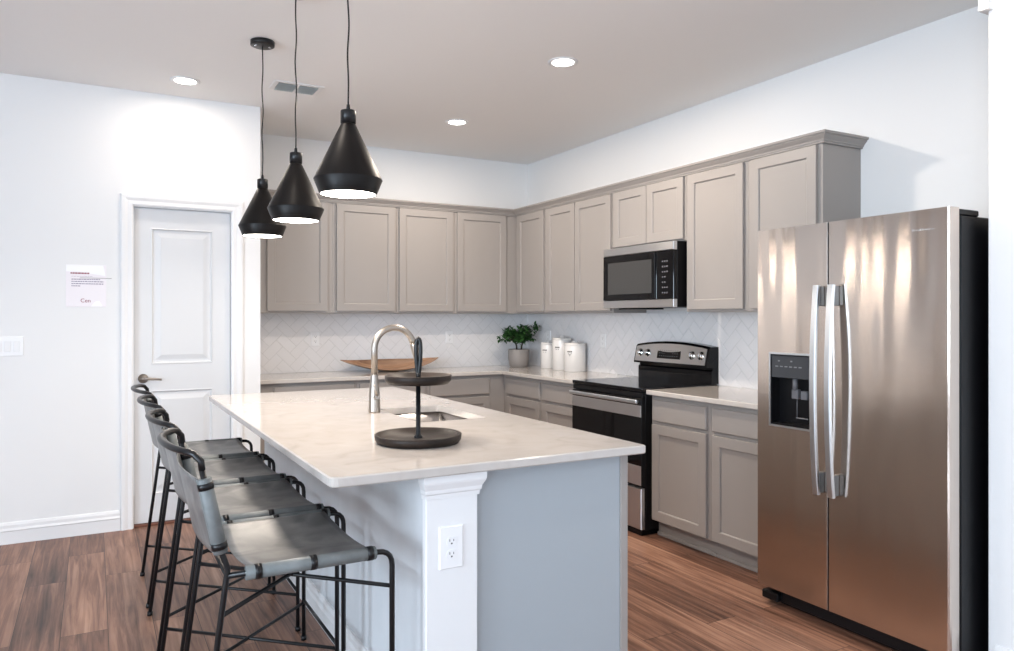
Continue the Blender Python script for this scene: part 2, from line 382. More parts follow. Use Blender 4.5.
# ================================================================== BACKSPLASH
def clip(poly, u0, u1, v0, v1):
    def cl(P, f, inter):
        out = []
        for i in range(len(P)):
            a, b = P[i-1], P[i]; fa, fb = f(a), f(b)
            if fa >= 0 and fb >= 0: out.append(b)
            elif fa >= 0 > fb: t = fa/(fa-fb); out.append((a[0]+(b[0]-a[0])*t, a[1]+(b[1]-a[1])*t))
            elif fa < 0 <= fb:
                t = fa/(fa-fb); out.append((a[0]+(b[0]-a[0])*t, a[1]+(b[1]-a[1])*t)); out.append(b)
        return out
    for f in (lambda p: p[0]-u0, lambda p: u1-p[0], lambda p: p[1]-v0, lambda p: v1-p[1]):
        if not poly: break
        poly = cl(poly, f, None)
    return poly
def herring(F, u0, u1, v0, v1, name, label):
    W, g = 0.076, 0.0013; t = MB(); R = math.sqrt(0.5)
    base = thing(name, label, 'backsplash', F((u0+u1)/2, v0, 0))
    for k in range(-60, 90):
        for m_ in range(-40, 40):
            for (x, y, a, b) in ((k+2*m_, k-2*m_, 2, 1), (k+2*m_, k-2*m_+1, 1, 2)):
                P = [((x*W+g), (y*W+g)), (((x+a)*W-g), (y*W+g)), (((x+a)*W-g), ((y+b)*W-g)), ((x*W+g), ((y+b)*W-g))]
                P = [(u0 + (p[0]-p[1])*R, v0 + (p[0]+p[1])*R) for p in P]
                if max(p[0] for p in P) < u0 or min(p[0] for p in P) > u1 or max(p[1] for p in P) < v0 or min(p[1] for p in P) > v1: continue
                P = clip(P, u0, u1, v0, v1)
                if len(P) < 3: continue
                cu = sum(p[0] for p in P)/len(P); cv = sum(p[1] for p in P)/len(P)
                ar = 0
                for i in range(len(P)): ar += P[i-1][0]*P[i][1] - P[i][0]*P[i-1][1]
                if abs(ar) < 2e-4: continue
                tl = (random.uniform(-1,1)*0.0004, random.uniform(-1,1)*0.0004)
                def hh(p): return 0.0078 + tl[0]*(p[0]-cu)/W + tl[1]*(p[1]-cv)/W
                A = [t.bm.verts.new(F(p[0], p[1], 0.005)) for p in P]; B = [t.bm.verts.new(F(p[0], p[1], hh(p)-0.001)) for p in P]
                C = [t.bm.verts.new(F(p[0]+(cu-p[0])*0.03, p[1]+(cv-p[1])*0.03, hh(p))) for p in P]
                for i in range(len(P)):
                    j = (i+1) % len(P); t.bm.faces.new((A[i], A[j], B[j], B[i])); t.bm.faces.new((B[i], B[j], C[j], C[i]))
                t.bm.faces.new(C)
    t.build('tile_field', M['tile'], base)
    gb = MB(); p, q = F(u0, v0, 0.0009), F(u1, v1, 0.006); gb.box(p[0], q[0], p[1], q[1], p[2], q[2]); gb.build('grout', M['grout'], base)
herring(FR('back', 0.0), -2.635, -0.008, 0.914, 1.40, 'tile_backsplash', 'white herringbone tile backsplash on the back wall behind the boat-shaped bowl')
herring(FR('right', 0.0), 0.0, 3.56, 0.914, 1.40, 'tile_backsplash', 'white herringbone tile backsplash on the right wall behind range and canisters')

# ================================================================== CABINETS
def shaker(F, u0, u1, v0, v1, name, parent, fw=0.057, t=0.02):
    return MB().rings(F, u0, u1, v0, v1, [(0, t-0.0015), (0.0015, t), (fw, t), (fw+0.004, t-0.003), (fw+0.006, t-0.010)], back=0.0005).build(name, M['cab'], parent)
def slab(F, u0, u1, v0, v1, name, parent, t=0.02):
    return MB().rings(F, u0, u1, v0, v1, [(0, t-0.006), (0.003, t-0.002), (0.006, t)], back=0.0005).build(name, M['cab'], parent)

UZ0, UZ1 = 1.40, 2.29
def upper(kind, u0, u1, doors, label, z0=UZ0, z1=UZ1, dz0=1.416, dz1=2.273, ext=0.0, depth=0.31, name='wall_cabinet', side=None):
    F = FR(kind, 0.0)
    p, q = F(u0, z0, 0.0), F(u1, z1, depth)
    loc = ((p[0]+q[0])/2, (p[1]+q[1])/2, z0)
    c = thing(name, label, 'cabinet', loc, 'upper cabinets')
    b = MB(); g = 0.0006
    p, q = F(u0+g, z0, 0.0005), F(u1-g, z1, depth); b.box(p[0], q[0], p[1], q[1], p[2], q[2], 0.001)
    b.build('cabinet_body', M['cab'], c)
    FD = FR(kind, -depth)
    for (a, e) in doors: shaker(FD, a, e, dz0, dz1, 'door', c)
    return c
upper('back', -2.635, -1.995, [(-2.50, -2.035)], 'grey upper cabinet at the left end of the back wall, beside the pantry door')
upper('back', -1.995, -1.453, [(-1.962, -1.472)], 'grey upper cabinet second from left on back wall, above the boat-shaped bowl')
upper('back', -1.453, -0.923, [(-1.434, -0.944)], 'grey upper cabinet third from left on the back wall, right of the bowl')
upper('back', -0.923, -0.0, [(-0.902, -0.42)], 'grey upper cabinet at the back wall corner, its door just left of the plant')
upper('right', 0.311, 0.825, [(0.362, 0.802)], 'taupe upper cabinet with one narrow door on right wall, above the plant')
upper('right', 0.825, 1.745, [(0.85, 1.262), (1.272, 1.728)], 'taupe two-door upper cabinet on right wall above the white canisters, left of microwave')
upper('right', 1.745, 2.51, [(1.768, 2.130), (2.136, 2.494)], 'short two-door upper cabinet directly above the microwave', z0=1.86, dz0=1.874)
upper('right', 2.51, 3.02, [(2.534, 2.996)], 'taupe one-door upper cabinet just right of the microwave')
upper('right', 3.02, 3.525, [(3.052, 3.497)], 'taupe one-door upper cabinet ending the run, partly behind the refrigerator')

# crown moulding along the tops
CP = [(0.0, 2.278), (0.010, 2.278), (0.010, 2.288), (0.016, 2.288), (0.017, 2.296), (0.024, 2.303), (0.036, 2.316), (0.036, 2.320), (0.044, 2.322), (0.046, 2.334), (0.0, 2.334)]
cm = MB()
def crown_pts(k, s_, z):
    if k == 0: return (-2.635, -0.3125 - s_, z)
    if k == 1: return (-0.3125 - s_, -0.3125 - s_, z)
    if k == 2: return (-0.3125 - s_, -3.5275 - s_, z)
    return (-0.001, -3.5275 - s_, z)
CPX = [(-0.0, z) if s_ == 0 else (s_, z) for s_, z in CP]
loops = [[cm.bm.verts.new(crown_pts(k, a, z)) for a, z in CPX] for k in range(4)]
for A, B in zip(loops, loops[1:]):
    for i in range(len(CPX)):
        j = (i+1) % len(CPX); cm.bm.faces.new((A[i], A[j], B[j], B[i]))
cm.bm.faces.new(loops[0]); cm.bm.faces.new(loops[3][::-1])
tag(cm.build('crown_molding', M['cab']), 'taupe crown molding running along the tops of all the upper cabinets', 'molding')

def lower(kind, u0, u1, fronts, label, depth=0.59, u0b=None):
    F = FR(kind, 0.0); p, q = F(u0, 0, 0), F(u1, 0, depth)
    c = thing('base_cabinet', label, 'cabinet', ((p[0]+q[0])/2, (p[1]+q[1])/2, 0), 'base cabinets')
    g = 0.0006
    b = MB(); p, q = F(u0+g, 0.10, 0.0009), F(u1-g, 0.8835, depth); b.box(p[0], q[0], p[1], q[1], p[2], q[2], 0.001); b.build('cabinet_body', M['cab'], c)
    b = MB(); p, q = F(u0+g, 0.0, 0.02), F(u1-g, 0.0995, depth-0.055); b.box(p[0], q[0], p[1], q[1], p[2], q[2])
    p, q = F(u0+g, 0.0, depth-0.055), F(u1-g, 0.022, depth-0.04); b.box(p[0], q[0], p[1], q[1], p[2], q[2], 0.003); b.build('toe_kick', M['cab'], c)
    FD = FR(kind, -depth)
    for (a, e) in fronts:
        slab(FD, a, e, 0.722, 0.857, 'drawer_front', c); shaker(FD, a, e, 0.110, 0.702, 'door', c)
    return c
lower('back', -2.635, -1.885, [(-2.51, -1.905)], 'grey base cabinet on back wall nearest the pantry door')
lower('back', -1.885, -1.30, [(-1.865, -1.32)], 'grey base cabinet on back wall under the boat-shaped bowl')
lower('back', -1.30, 0.0, [(-1.28, -0.735)], 'grey corner base cabinet on back wall seen behind the sink')
lower('right', 0.591, 1.213, [(0.665, 1.190)], 'taupe base cabinet on right wall nearest the corner, below the plant')
lower('right', 1.213, 1.730, [(1.238, 1.705)], 'taupe base cabinet directly left of the range, below the canisters')
lower('right', 2.502, 3.008, [(2.522, 2.985)], 'taupe base cabinet directly right of the range')
lower('right', 3.008, 3.55, [(3.032, 3.49)], 'taupe base cabinet between range and refrigerator, touching the refrigerator')

# ================================================================== WORKTOPS
def rounded(poly, r, seg=5):
    out = []
    for i, p in enumerate(poly):
        a, b = Vector(poly[i-1]), Vector(poly[(i+1) % len(poly)]); p = Vector(p)
        rr = r[i] if isinstance(r, (list, tuple)) else r
        if rr < 1e-5: out.append(tuple(p)); continue
        da, db = (a-p).normalized(), (b-p).normalized()
        s0, s1 = p + da*rr, p + db*rr
        for k in range(seg+1):
            t = k/seg; q = s0*(1-t)**2 + p*2*t*(1-t) + s1*t**2; out.append((q.x, q.y))
    return out
def worktop(name, outer, z0, z1, holes, label, cat='countertop', ro=0.0, ch=0.004, rh=0.03):
    b = MB(); bm = b.bm
    O = rounded(outer, ro)
    area_ = sum(O[i-1][0]*O[i][1] - O[i][0]*O[i-1][1] for i in range(len(O)))
    if area_ < 0: O = O[::-1]
    def inset(P, d):
        out = []
        for i in range(len(P)):
            a, p, c = Vector(P[i-1]), Vector(P[i]), Vector(P[(i+1) % len(P)])
            n1 = (p-a).normalized(); n2 = (c-p).normalized()
            m = Vector((-n1.y, n1.x)) + Vector((-n2.y, n2.x)); m.normalize()
            k = max(0.3, m.dot(Vector((-n1.y, n1.x)))); out.append((p.x + m.x*d/k, p.y + m.y*d/k))
        return out
    def loop(P, z): return [bm.verts.new((x, y, z)) for x, y in P]
    def bridge(A, B):
        for i in range(len(A)):
            j = (i+1) % len(A); bm.faces.new((A[i], A[j], B[j], B[i]))
    I = inset(O, ch)
    Lb, L1, L2, Lt = loop(I, z0), loop(O, z0+ch), loop(O, z1-ch), loop(I, z1)
    bridge(Lb, L1); bridge(L1, L2); bridge(L2, Lt)
    HT, HB = [], []
    for h_ in holes:
        Hh = rounded(h_, rh); a = loop(Hh, z1); c = loop(Hh, z0); bridge(a, c); HT.append(a); HB.append(c)
    for L_, hs in ((Lt, HT), (Lb, HB)):
        es = []
        for lp in [L_] + hs:
            for i in range(len(lp)):
                e = bm.edges.get((lp[i-1], lp[i])) or bm.edges.new((lp[i-1], lp[i])); es.append(e)
        bmesh.ops.triangle_fill(bm, use_beauty=True, use_dissolve=False, edges=es)
    return tag(b.build(name, M['quartz']), label, cat)
ZC0, ZC1 = 0.884, 0.914
worktop('countertop', [(-2.634, -0.009), (-2.634, -0.635), (-0.635, -0.635), (-0.635, -1.731), (-0.009, -1.731), (-0.009, -0.009)], ZC0, ZC1, [], 'pale quartz L-shaped countertop along the back wall carrying bowl, plant and canisters', ro=[0, 0, 0, 0, 0, 0])
worktop('countertop', [(-0.635, -2.500), (-0.635, -3.56), (-0.009, -3.56), (-0.009, -2.500)], ZC0, ZC1, [], 'short pale quartz countertop between the range and the refrigerator')
SX0, SX1, SY0, SY1 = -2.43, -2.10, -3.16, -2.63
IX0, IX1, IY0, IY1 = -3.074, -1.943, -4.067, -1.542
worktop('island_countertop', [(IX0, IY0), (IX1, IY0), (IX1, IY1), (IX0, IY1)], ZC0, ZC1, [[(SX0, SY0), (SX1, SY0), (SX1, SY1), (SX0, SY1)]], 'large pale quartz island countertop with sink cutout and overhang above the stools', ro=[0.035, 0.012, 0.012, 0.02])

# ================================================================== ISLAND
isl = thing('kitchen_island', 'kitchen island base with white end post, pale knee wall and grey end panel', 'island', (-2.4, -2.8, 0))
KX0, KX1, BX1, FY, BY = -2.774, -2.604, -1.980, -4.03, -1.56
MB().box(KX0+0.012, KX1+0.010, FY+0.03, BY, 0, 0.8835, 0.002).build('knee_wall', M['knee'], isl)
# end post: board + capital built of stepped mouldings
MB().box(KX0+0.004, KX1+0.010, FY, FY+0.0295, 0, 0.8835, 0.003).build('end_post', M['trimw'], isl)
pc = MB(); capP = [(0.0, 0.790), (0.006, 0.790), (0.008, 0.806), (0.014, 0.812), (0.016, 0.826), (0.030, 0.848), (0.033, 0.856), (0.034, 0.8825), (0.0, 0.8825)]
loops = []
for k in range(4):
    L_ = []
    for a, z in capP:
        z = 0.8825 - (0.8825-z)*0.80; l_, r_, f_ = KX0+0.004-a*0.40, KX1+0.010+a*0.72, FY-a*0.55
        if k == 0: p = (l_, FY + 0.029, z)
        elif k == 1: p = (l_, f_, z)
        elif k == 2: p = (r_, f_, z)
        else: p = (r_, FY + 0.0255, z)
        L_.append(pc.bm.verts.new(p))
    loops.append(L_)
for A, B in zip(loops, loops[1:]):
    for i in range(len(capP)):
        j = (i+1) % len(capP); pc.bm.faces.new((A[i], A[j], B[j], B[i]))
pc.bm.faces.new(loops[0]); pc.bm.faces.new(loops[3][::-1])
pc.build('post_capital', M['trimw'], isl)
# hollow cabinet so the sink bowl has room
cb = MB(); X0 = KX1+0.0105
cb.box(X0, X0+0.018, -3.985, BY, 0.1, 0.8835); cb.box(BX1-0.04, BX1-0.022, -3.985, BY, 0.1, 0.8835); cb.box(X0+0.018, BX1-0.04, BY-0.018, BY, 0.1, 0.8835)
cb.box(X0+0.018, BX1-0.04, -3.985, BY-0.018, 0.1, 0.118); cb.box(X0, BX1-0.09, -3.985, BY, 0, 0.0995)
cb.build('cabinet_body', M['cab'], isl)
ep = MB(); ep.box(X0, BX1-0.033, -4.004, -3.986, 0, 0.8835, 0.001); ep.build('end_panel', M['island'], isl)
MB().box(BX1-0.032, BX1, -4.008, -3.986, 0, 0.8835, 0.0015).build('corner_stile', M['cab'], isl)
Fi = lambda u, v, w_: (BX1-0.0215+w_, u, v)
yy = -3.97
for wd in (0.60, 0.56, 0.60, 0.56):
    slab(Fi, yy+0.01, yy+wd-0.01, 0.722, 0.857, 'drawer_front', isl); shaker(Fi, yy+0.01, yy+wd-0.01, 0.12, 0.702, 'door', isl); yy += wd
MB().prism([(KX0+0.012 - a, z) for a, z in BP], 'y', FY+0.031, BY).build('baseboard', M['trimw'], isl)

# undermount sink
sk = MB(); dpt = 0.20
Ro = rounded([(SX0-0.004, SY0-0.004), (SX1+0.004, SY0-0.004), (SX1+0.004, SY1+0.004), (SX0-0.004, SY1+0.004)], 0.034)
Ri = rounded([(SX0+0.02, SY0+0.02), (SX1-0.02, SY0+0.02), (SX1-0.02, SY1-0.02), (SX0+0.02, SY1-0.02)], 0.03)
Rf = rounded([(SX0-0.03, SY0-0.03), (SX1+0.03, SY0-0.03), (SX1+0.03, SY1+0.03), (SX0-0.03, SY1+0.03)], 0.034)
Rm = rounded([(SX0, SY0), (SX1, SY0), (SX1, SY1), (SX0, SY1)], 0.034)
Ls = [[sk.bm.verts.new((x, y, z)) for x, y in R_] for R_, z in ((Rf, 0.8832), (Ro, 0.8832), (Rm, ZC0-dpt+0.03), (Ri, ZC0-dpt))]
for A, B in zip(Ls, Ls[1:]):
    for i in range(len(A)):
        f = sk.bm.faces.new((A[i-1], A[i], B[i], B[i-1])); f.smooth = True
sk.bm.faces.new(Ls[-1])
sink = tag(sk.build('kitchen_sink', M['sinksteel']), 'stainless steel undermount sink set in the island countertop', 'sink')
MB().lathe([(0, 0.004), (0.02, 0.003), (0.04, 0.006), (0.045, 0.001)], ((SX0+SX1)/2, (SY0+SY1)/2, ZC0-dpt), 20).build('drain', M['chrome'], sink)

# faucet
fx, fy = -2.485, -2.735
fc = thing('kitchen_faucet', 'tall brushed nickel gooseneck faucet standing beside the island sink', 'faucet', (fx, fy, ZC1))
MB().lathe([(0, 0), (0.029, 0), (0.029, 0.006), (0.0275, 0.03), (0.0255, 0.09), (0.0215, 0.14), (0.0175, 0.175), (0.0172, 0.18), (0, 0.18)], (fx, fy, ZC1), 28).build('base', M['nickel'], fc)
pts = [(fx, fy, ZC1+0.178), (fx, fy, ZC1+0.30)]; R_ = 0.100
for k in range(1, 17):
    a = PI - k*(PI*0.93)/16; pts.append((fx + R_ + R_*math.cos(a), fy, ZC1+0.302 + R_*1.0*math.sin(a)))
MB().tube(pts, 0.0155, 16).build('neck', M['nickel'], fc)
p1 = Vector(pts[-1]); dr = (Vector(pts[-1]) - Vector(pts[-2])).normalized()
MB().tube([p1 - dr*0.002, p1 + dr*0.01, p1 + dr*0.04, p1 + dr*0.10, p1 + dr*0.103], [0.0165, 0.0175, 0.0185, 0.020, 0.016], 16).build('spray_head', M['nickel'], fc)
hb = MB().tube([(fx, fy-0.022, ZC1+0.075), (fx, fy-0.048, ZC1+0.078)], [0.013, 0.012], 14); hb.tube([(fx, fy-0.042, ZC1+0.08), (fx-0.01, fy-0.05, ZC1+0.10), (fx-0.02, fy-0.055, ZC1+0.135)], [0.006, 0.006, 0.005], 10)
hb.build('lever', M['nickel'], fc)

# two-tier tray
tx, ty = -2.626, -3.62
tr = thing('tiered_tray', 'black two-tier round serving tray with upright handle on the island', 'tray', (tx, ty, ZC1))
def tray(r, z): 
    return MB().lathe([(0, z), (r-0.012, z), (r-0.002, z+0.012), (r, z+0.030), (r-0.004, z+0.032), (r-0.010, z+0.030), (r-0.016, z+0.018), (0, z+0.016)], (tx, ty, ZC1), 64)
tray(0.157, 0.0).build('lower_tray', M['traywood'], tr)
tray(0.121, 0.212).build('upper_tray', M['traywood'], tr)
MB().lathe([(0.016, 0.0165), (0.016, 0.022), (0.011, 0.026), (0.0085, 0.03), (0.0085, 0.2115), (0, 0.2115)], (tx, ty, ZC1), 20).build('stem', M['black'], tr)
lp = []
for k in range(25):
    t = k/24; a = -PI/2 + 2*PI*t
    z = 0.235 + (0.140)*(math.sin(a)+1)/2; wdt = 0.011*math.cos(a)*(0.25 + 0.9*(z-0.23)/0.155)
    lp.append((tx + wdt*0.877, ty - wdt*0.48, ZC1+z))
MB().tube(lp[:-1], 0.0075, 8, closed=True).tube([(tx, ty, ZC1+0.2285), (tx, ty, ZC1+0.25)], 0.009, 12).build('handle', M['black'], tr)

# ================================================================== RANGE
RY0, RY1 = 1.7335, 2.4985      # in u = -y
rg = thing('electric_range', 'stainless and black electric range with backguard knobs, between base cabinets', 'range', (-0.33, -(RY0+RY1)/2, 0))
MB().box(-0.640, -0.03, -RY0, -RY1, 0.035, 0.898, 0.003).build('body', M['plasticblack'], rg)
bb = MB(); bb.box(-0.655, -0.05, -(RY0+0.02), -(RY1-0.02), 0.0, 0.0345); bb.build('base', M['plasticblack'], rg)
MB().box(-0.668, -0.03, -RY0, -RY1, 0.8985, 0.922, 0.006, 3).build('cooktop', M['glassblack'], rg)
MB().box(-0.662, -0.641, -RY0-0.002, -RY1+0.002, 0.862, 0.897, 0.002).build('vent_trim', M['plasticblack'], rg)
Fo = FR('right', -0.6405)
od = MB().rings(Fo, RY0+0.004, RY1-0.004, 0.315, 0.857, [(0, 0.024), (0.004, 0.029)], back=0.0).build('oven_door', M['plasticblack'], rg)
MB().rings(Fo, RY0+0.006, RY1-0.006, 0.742, 0.815, [(0, 0.0305), (0.001, 0.0315)], back=0.0292).build('door_trim', M['steel2'], od)
MB().rings(Fo, RY0+0.006, RY1-0.006, 0.316, 0.437, [(0, 0.0305), (0.001, 0.0315)], back=0.0292).build('lower_trim', M['steel2'], od)
MB().rings(Fo, RY0+0.006, RY1-0.006, 0.439, 0.740, [(0, 0.0302), (0.12, 0.0306)], back=0.0292).build('oven_window', M['glassblack'], od)
hh = MB(); hh.box(-0.706, -0.690, -(RY0+0.01), -(RY1-0.01), 0.826, 0.853, 0.008, 3)
hh.box(-0.692, -0.6695, -(RY0+0.03), -(RY0+0.055), 0.832, 0.848, 0.002); hh.box(-0.692, -0.6695, -(RY1-0.055), -(RY1-0.03), 0.832, 0.848, 0.002)
hh.build('door_handle', M['handlemetal'], od)
MB().rings(Fo, RY0+0.006, RY1-0.006, 0.040, 0.297, [(0, 0.024), (0.004, 0.030)], back=0.0).build('storage_drawer', M['steel2'], rg)
# backguard with arched top
bgm = MB(); n = 16; prev = None; B0, B1 = RY0+0.008, RY1-0.008
for i in range(n+1):
    t = i/n; y = -(B0 + (B1-B0)*t); arch = 0.028*(1-(2*t-1)**2); tz = 1.168 + arch
    pr = [(-0.012, 0.9225), (-0.075, 0.9225), (-0.075, 1.005), (-0.062, 1.015), (-0.062, 1.028), (-0.118, 1.033), (-0.118, 1.045), (-0.092, tz-0.012), (-0.080, tz), (-0.012, tz)]
    ring = [bgm.bm.verts.new((x, y, z)) for x, z in pr]
    if prev:
        for a in range(len(pr)):
            c = (a+1) % len(pr); bgm.bm.faces.new((prev[a], prev[c], ring[c], ring[a]))
    else: bgm.bm.faces.new(ring)
    prev = ring
bgm.bm.faces.new(prev[::-1])
bgo = bgm.build('backguard', M['glassblack'], rg)
# stainless control fascia following the slanted front
fa = MB(); prev = None; n = 16
for i in range(n+1):
    t = i/n; y = -(B0+0.012 + (B1-B0-0.03)*t); tb = (-y-B0)/(B1-B0); tz = 1.168 + 0.028*(1-(2*tb-1)**2) - 0.016
    def sl(z, o): 
        k = (z-1.045)/(tz+0.004-1.045); return (-0.118 + 0.026*k - o, z)
    pr = [sl(1.047, 0.0), sl(1.047, 0.004), sl(tz, 0.004), sl(tz, 0.0)]
    ring = [fa.bm.verts.new((x, y, z)) for x, z in pr]
    if prev:
        for a in range(4):
            c = (a+1) % 4; fa.bm.faces.new((prev[a], prev[c], ring[c], ring[a]))
    else: fa.bm.faces.new(ring)
    prev = ring
fa.bm.faces.new(prev[::-1])
fao = fa.build('control_fascia', M['steel2'], bgo)
sl_ang = math.atan2(0.026, 0.115)
def tilt(u, v, w_):      # frame lying on the slanted fascia; v from its bottom edge
    return (-0.1225 + v*math.sin(sl_ang) - w_*math.cos(sl_ang), -u, 1.047 + v*math.cos(sl_ang) + w_*math.sin(sl_ang))
MB().rings(tilt, 1.995, 2.235, 0.028, 0.106, [(0, 0.001), (0.002, 0.002)], back=-0.001).build('display', M['glassblack'], bgo)
dp = MB()
for r_ in range(3):
    for c_ in range(9):
        if 3 <= c_ <= 5 and r_ == 1: continue
        dp.rings(tilt, 2.015+c_*0.0225, 2.027+c_*0.0225, 0.045+r_*0.02, 0.048+r_*0.02, [(0, 0.0026)], back=0.0021)
dp.build('display_marks', M['clearprint'], bgo)
for u in (1.805, 1.888, 2.345, 2.43):
    kb = MB(); c = Vector(tilt(u, 0.062, 0)); ax = (Vector(tilt(u, 0.062, 1)) - c).normalized()
    kb.tube([c + ax*0.0005, c + ax*0.004, c + ax*0.0045, c+ax*0.020, c+ax*0.024], [0.029, 0.029, 0.022, 0.020, 0.016], 20)
    ko = kb.build('knob', M['chrome'], bgo)
    e1 = Vector((0, 1, 0)); e2 = ax.cross(e1)
    g = MB(); g.tube([c + ax*0.0242 + e2*0.016, c + ax*0.0242 - e2*0.016], 0.0035, 8); g.build('knob_grip', M['handlemetal'], ko)

# ================================================================== MICROWAVE
mw = thing('microwave', 'over-the-range stainless and black microwave hanging under the short cabinet', 'microwave', (-0.2, -2.108, 1.43))
MY0, MY1, MZ0, MZ1 = 1.7475, 2.4925, 1.432, 1.857
MB().box(-0.375, -0.009, -MY0, -MY1, MZ0, MZ1, 0.002).build('body', M['plasticblack'], mw)
Fm = FR('right', -0.3755)
MB().rings(Fm, MY0, MY1, MZ1-0.055, MZ1-0.001, [(0, 0.027), (0.003, 0.031)], back=0.0).build('top_grille', M['steel2'], mw)
MB().rings(Fm, MY0, MY1, MZ0, MZ0+0.052, [(0, 0.027), (0.003, 0.031)], back=0.0).build('bottom_trim', M['steel2'], mw)
md = MB().rings(Fm, MY0, MY1-0.165, MZ0+0.053, MZ1-0.056, [(0, 0.027), (0.003, 0.030), (0.038, 0.030), (0.040, 0.029)], back=0.0).build('door', M['glassblack'], mw)
MB().rings(Fm, MY0+0.055, MY1-0.215, MZ0+0.095, MZ1-0.105, [(0, 0.0296), (0.001, 0.0302)], back=0.0291).build('door_window', mat('grey_tinted_window', (0.05, 0.05, 0.05), 0.1), md)
MB().rings(Fm, MY1-0.164, MY1, MZ0+0.053, MZ1-0.056, [(0, 0.027), (0.003, 0.030)], back=0.0).build('control_panel', M['glassblack'], mw)
for r_ in range(7):
    for c_ in range(3):
        if r_ in (2, 3) and c_ == 2: continue
        MB().rings(Fm, MY1-0.110+c_*0.021, MY1-0.097+c_*0.021, MZ0+0.09+r_*0.034, MZ0+0.099+r_*0.034, [(0, 0.0308)], back=0.0301).build('button', M['darkbtn'], mw)
MB().box(-0.36, -0.20, -(MY0+0.12), -(MY0+0.42), MZ0-0.012, MZ0-0.001, 0.003).build('vent_filter', M['plasticblack'], mw)
MB().box(-0.416, -0.4065, -(MY1-0.178), -(MY1-0.170), MZ0+0.06, MZ1-0.062, 0.002).build('door_handle', M['plasticblack'], mw)

# ================================================================== REFRIGERATOR
fr = thing('refrigerator', 'tall stainless side-by-side refrigerator with ice dispenser and curved handles', 'refrigerator', (-0.45, -4.046, 0))
FU0, FUM, FU1 = 3.586, 3.975, 4.498
MB().box(-0.785, -0.05, -(FU0+0.004), -(FU1-0.002), 0.03, 1.752, 0.004).build('body', M['plasticblack'], fr)
bs = MB(); bs.box(-0.80, -0.745, -(FU0+0.006), -(FU1-0.006), 0.012, 0.0305, 0.004); bs.box(-0.815, -0.7855, -(FU0+0.10), -(FU1-0.01), 0.024, 0.082, 0.004); bs.build('base_grille', M['plasticblack'], fr)
MB().box(-0.838, -0.7855, -(FU0+0.004), -(FU0+0.0995), 0.022, 0.062, 0.006).build('base_corner_cover', M['plasticblack'], fr)
for y in (FU0+0.06, FU1-0.06):
    MB().lathe([(0, 0), (0.022, 0), (0.022, 0.012), (0.012, 0.0125), (0.012, 0.03), (0, 0.03)], (-0.72, -y, 0), 14).build('foot', M['plasticblack'], fr); MB().lathe([(0, 0), (0.022, 0), (0.022, 0.03), (0, 0.03)], (-0.12, -y, 0), 14).build('foot', M['plasticblack'], fr)
for a_, c_ in ((FU0+0.01, FU0+0.07), (FU1-0.07, FU1-0.004)): MB().box(-0.798, -0.66, -a_, -c_, 1.7525, 1.776, 0.004).build('hinge_cover', M['plasticblack'], fr)
def fdoor(u0, u1, hole=None):
    # slab with softly curved face: cross-section loft along u
    b = MB(); z0, z1 = 0.092, 1.779; bk, ft = -0.800, -0.859
    if hole is None:
        prof = [(u0, 0.0), (u0, 0.058), (u0+0.001, 0.059), (u1-0.009, 0.059), (u1-0.003, 0.055), (u1, 0.047), (u1, 0.0)]
        b.prism([(bk - w_, -u) for u, w_ in prof], 'z', z0, z1)
    else:
        h0, h1, hz0, hz1 = hole
        def seg(a, c, q0, q1, wl=0, wr=0):
            prof = []
            if wl: prof += [(a, 0.0), (a, 0.058), (a+0.001, 0.059)]
            else: prof += [(a, 0.0), (a, 0.059)]
            if wr: prof += [(c-0.001, 0.059), (c, 0.058), (c, 0.0)]
            else: prof += [(c, 0.059), (c, 0.0)]
            b.prism([(bk - w_, -u) for u, w_ in prof], 'z', q0, q1)
        seg(u0, u1, z0, hz0, 1, 1); seg(u0, u1, hz1, z1, 1, 1); seg(u0, h0, hz0, hz1, 1, 0); seg(h1, u1, hz0, hz1, 0, 1)
        bmesh.ops.remove_doubles(b.bm, verts=b.bm.verts[:], dist=0.00001)
    return b
HO = (3.662, 3.885, 0.862, 1.196)
ld = fdoor(FU0, FUM-0.0038, HO).build('freezer_door', M['steel'], fr)
rd = fdoor(FUM+0.0038, FU1).build('fresh_food_door', M['steel'], fr)
sd = MB().box(-0.7995, -0.786, -(FU0+0.012), -(FU1-0.012), 0.10, 1.77).box(-0.8575, -0.7995, -(FUM-0.0037), -(FUM+0.0037), 0.094, 1.777).build('gasket_and_seam_shade', M['plasticblack'], fr)  # gasket, plus a black strip standing in for shade in the door seam
# dispenser: frame, recess, control face, paddle, tray
dsp = MB(); h0, h1, q0, q1 = HO
Fd = FR('right', -0.859)
dsp.box(-0.803, -0.801, -h0, -h1, q0, q1); dsp.box(-0.857, -0.803, -h0, -(h0+0.006), q0, q1); dsp.box(-0.857, -0.803, -(h1-0.006), -h1, q0, q1); dsp.box(-0.857, -0.803, -(h0+0.006), -(h1-0.006), q0, q0+0.012); dsp.box(-0.857, -0.803, -(h0+0.006), -(h1-0.006), q1-0.008, q1)
do = dsp.build('dispenser_recess', M['plasticblack'], ld)
fb = MB()
for a, c, z0_, z1_ in ((h0-0.006, h0+0.003, q0-0.006, q1+0.006), (h1-0.003, h1+0.006, q0-0.006, q1+0.006), (h0+0.003, h1-0.003, q0-0.006, q0+0.003), (h0+0.003, h1-0.003, q1-0.003, q1+0.006)): fb.box(-0.862, -0.8592, -a, -c, z0_, z1_)
fb.build('dispenser_bezel', M['handlemetal'], ld)
MB().box(-0.858, -0.84, -(h0+0.0065), -(h1-0.0065), 1.085, q1-0.0085, 0.002).build('dispenser_controls', mat('dark_grey_panel', (0.035, 0.038, 0.043), 0.25), ld)
dm = MB()
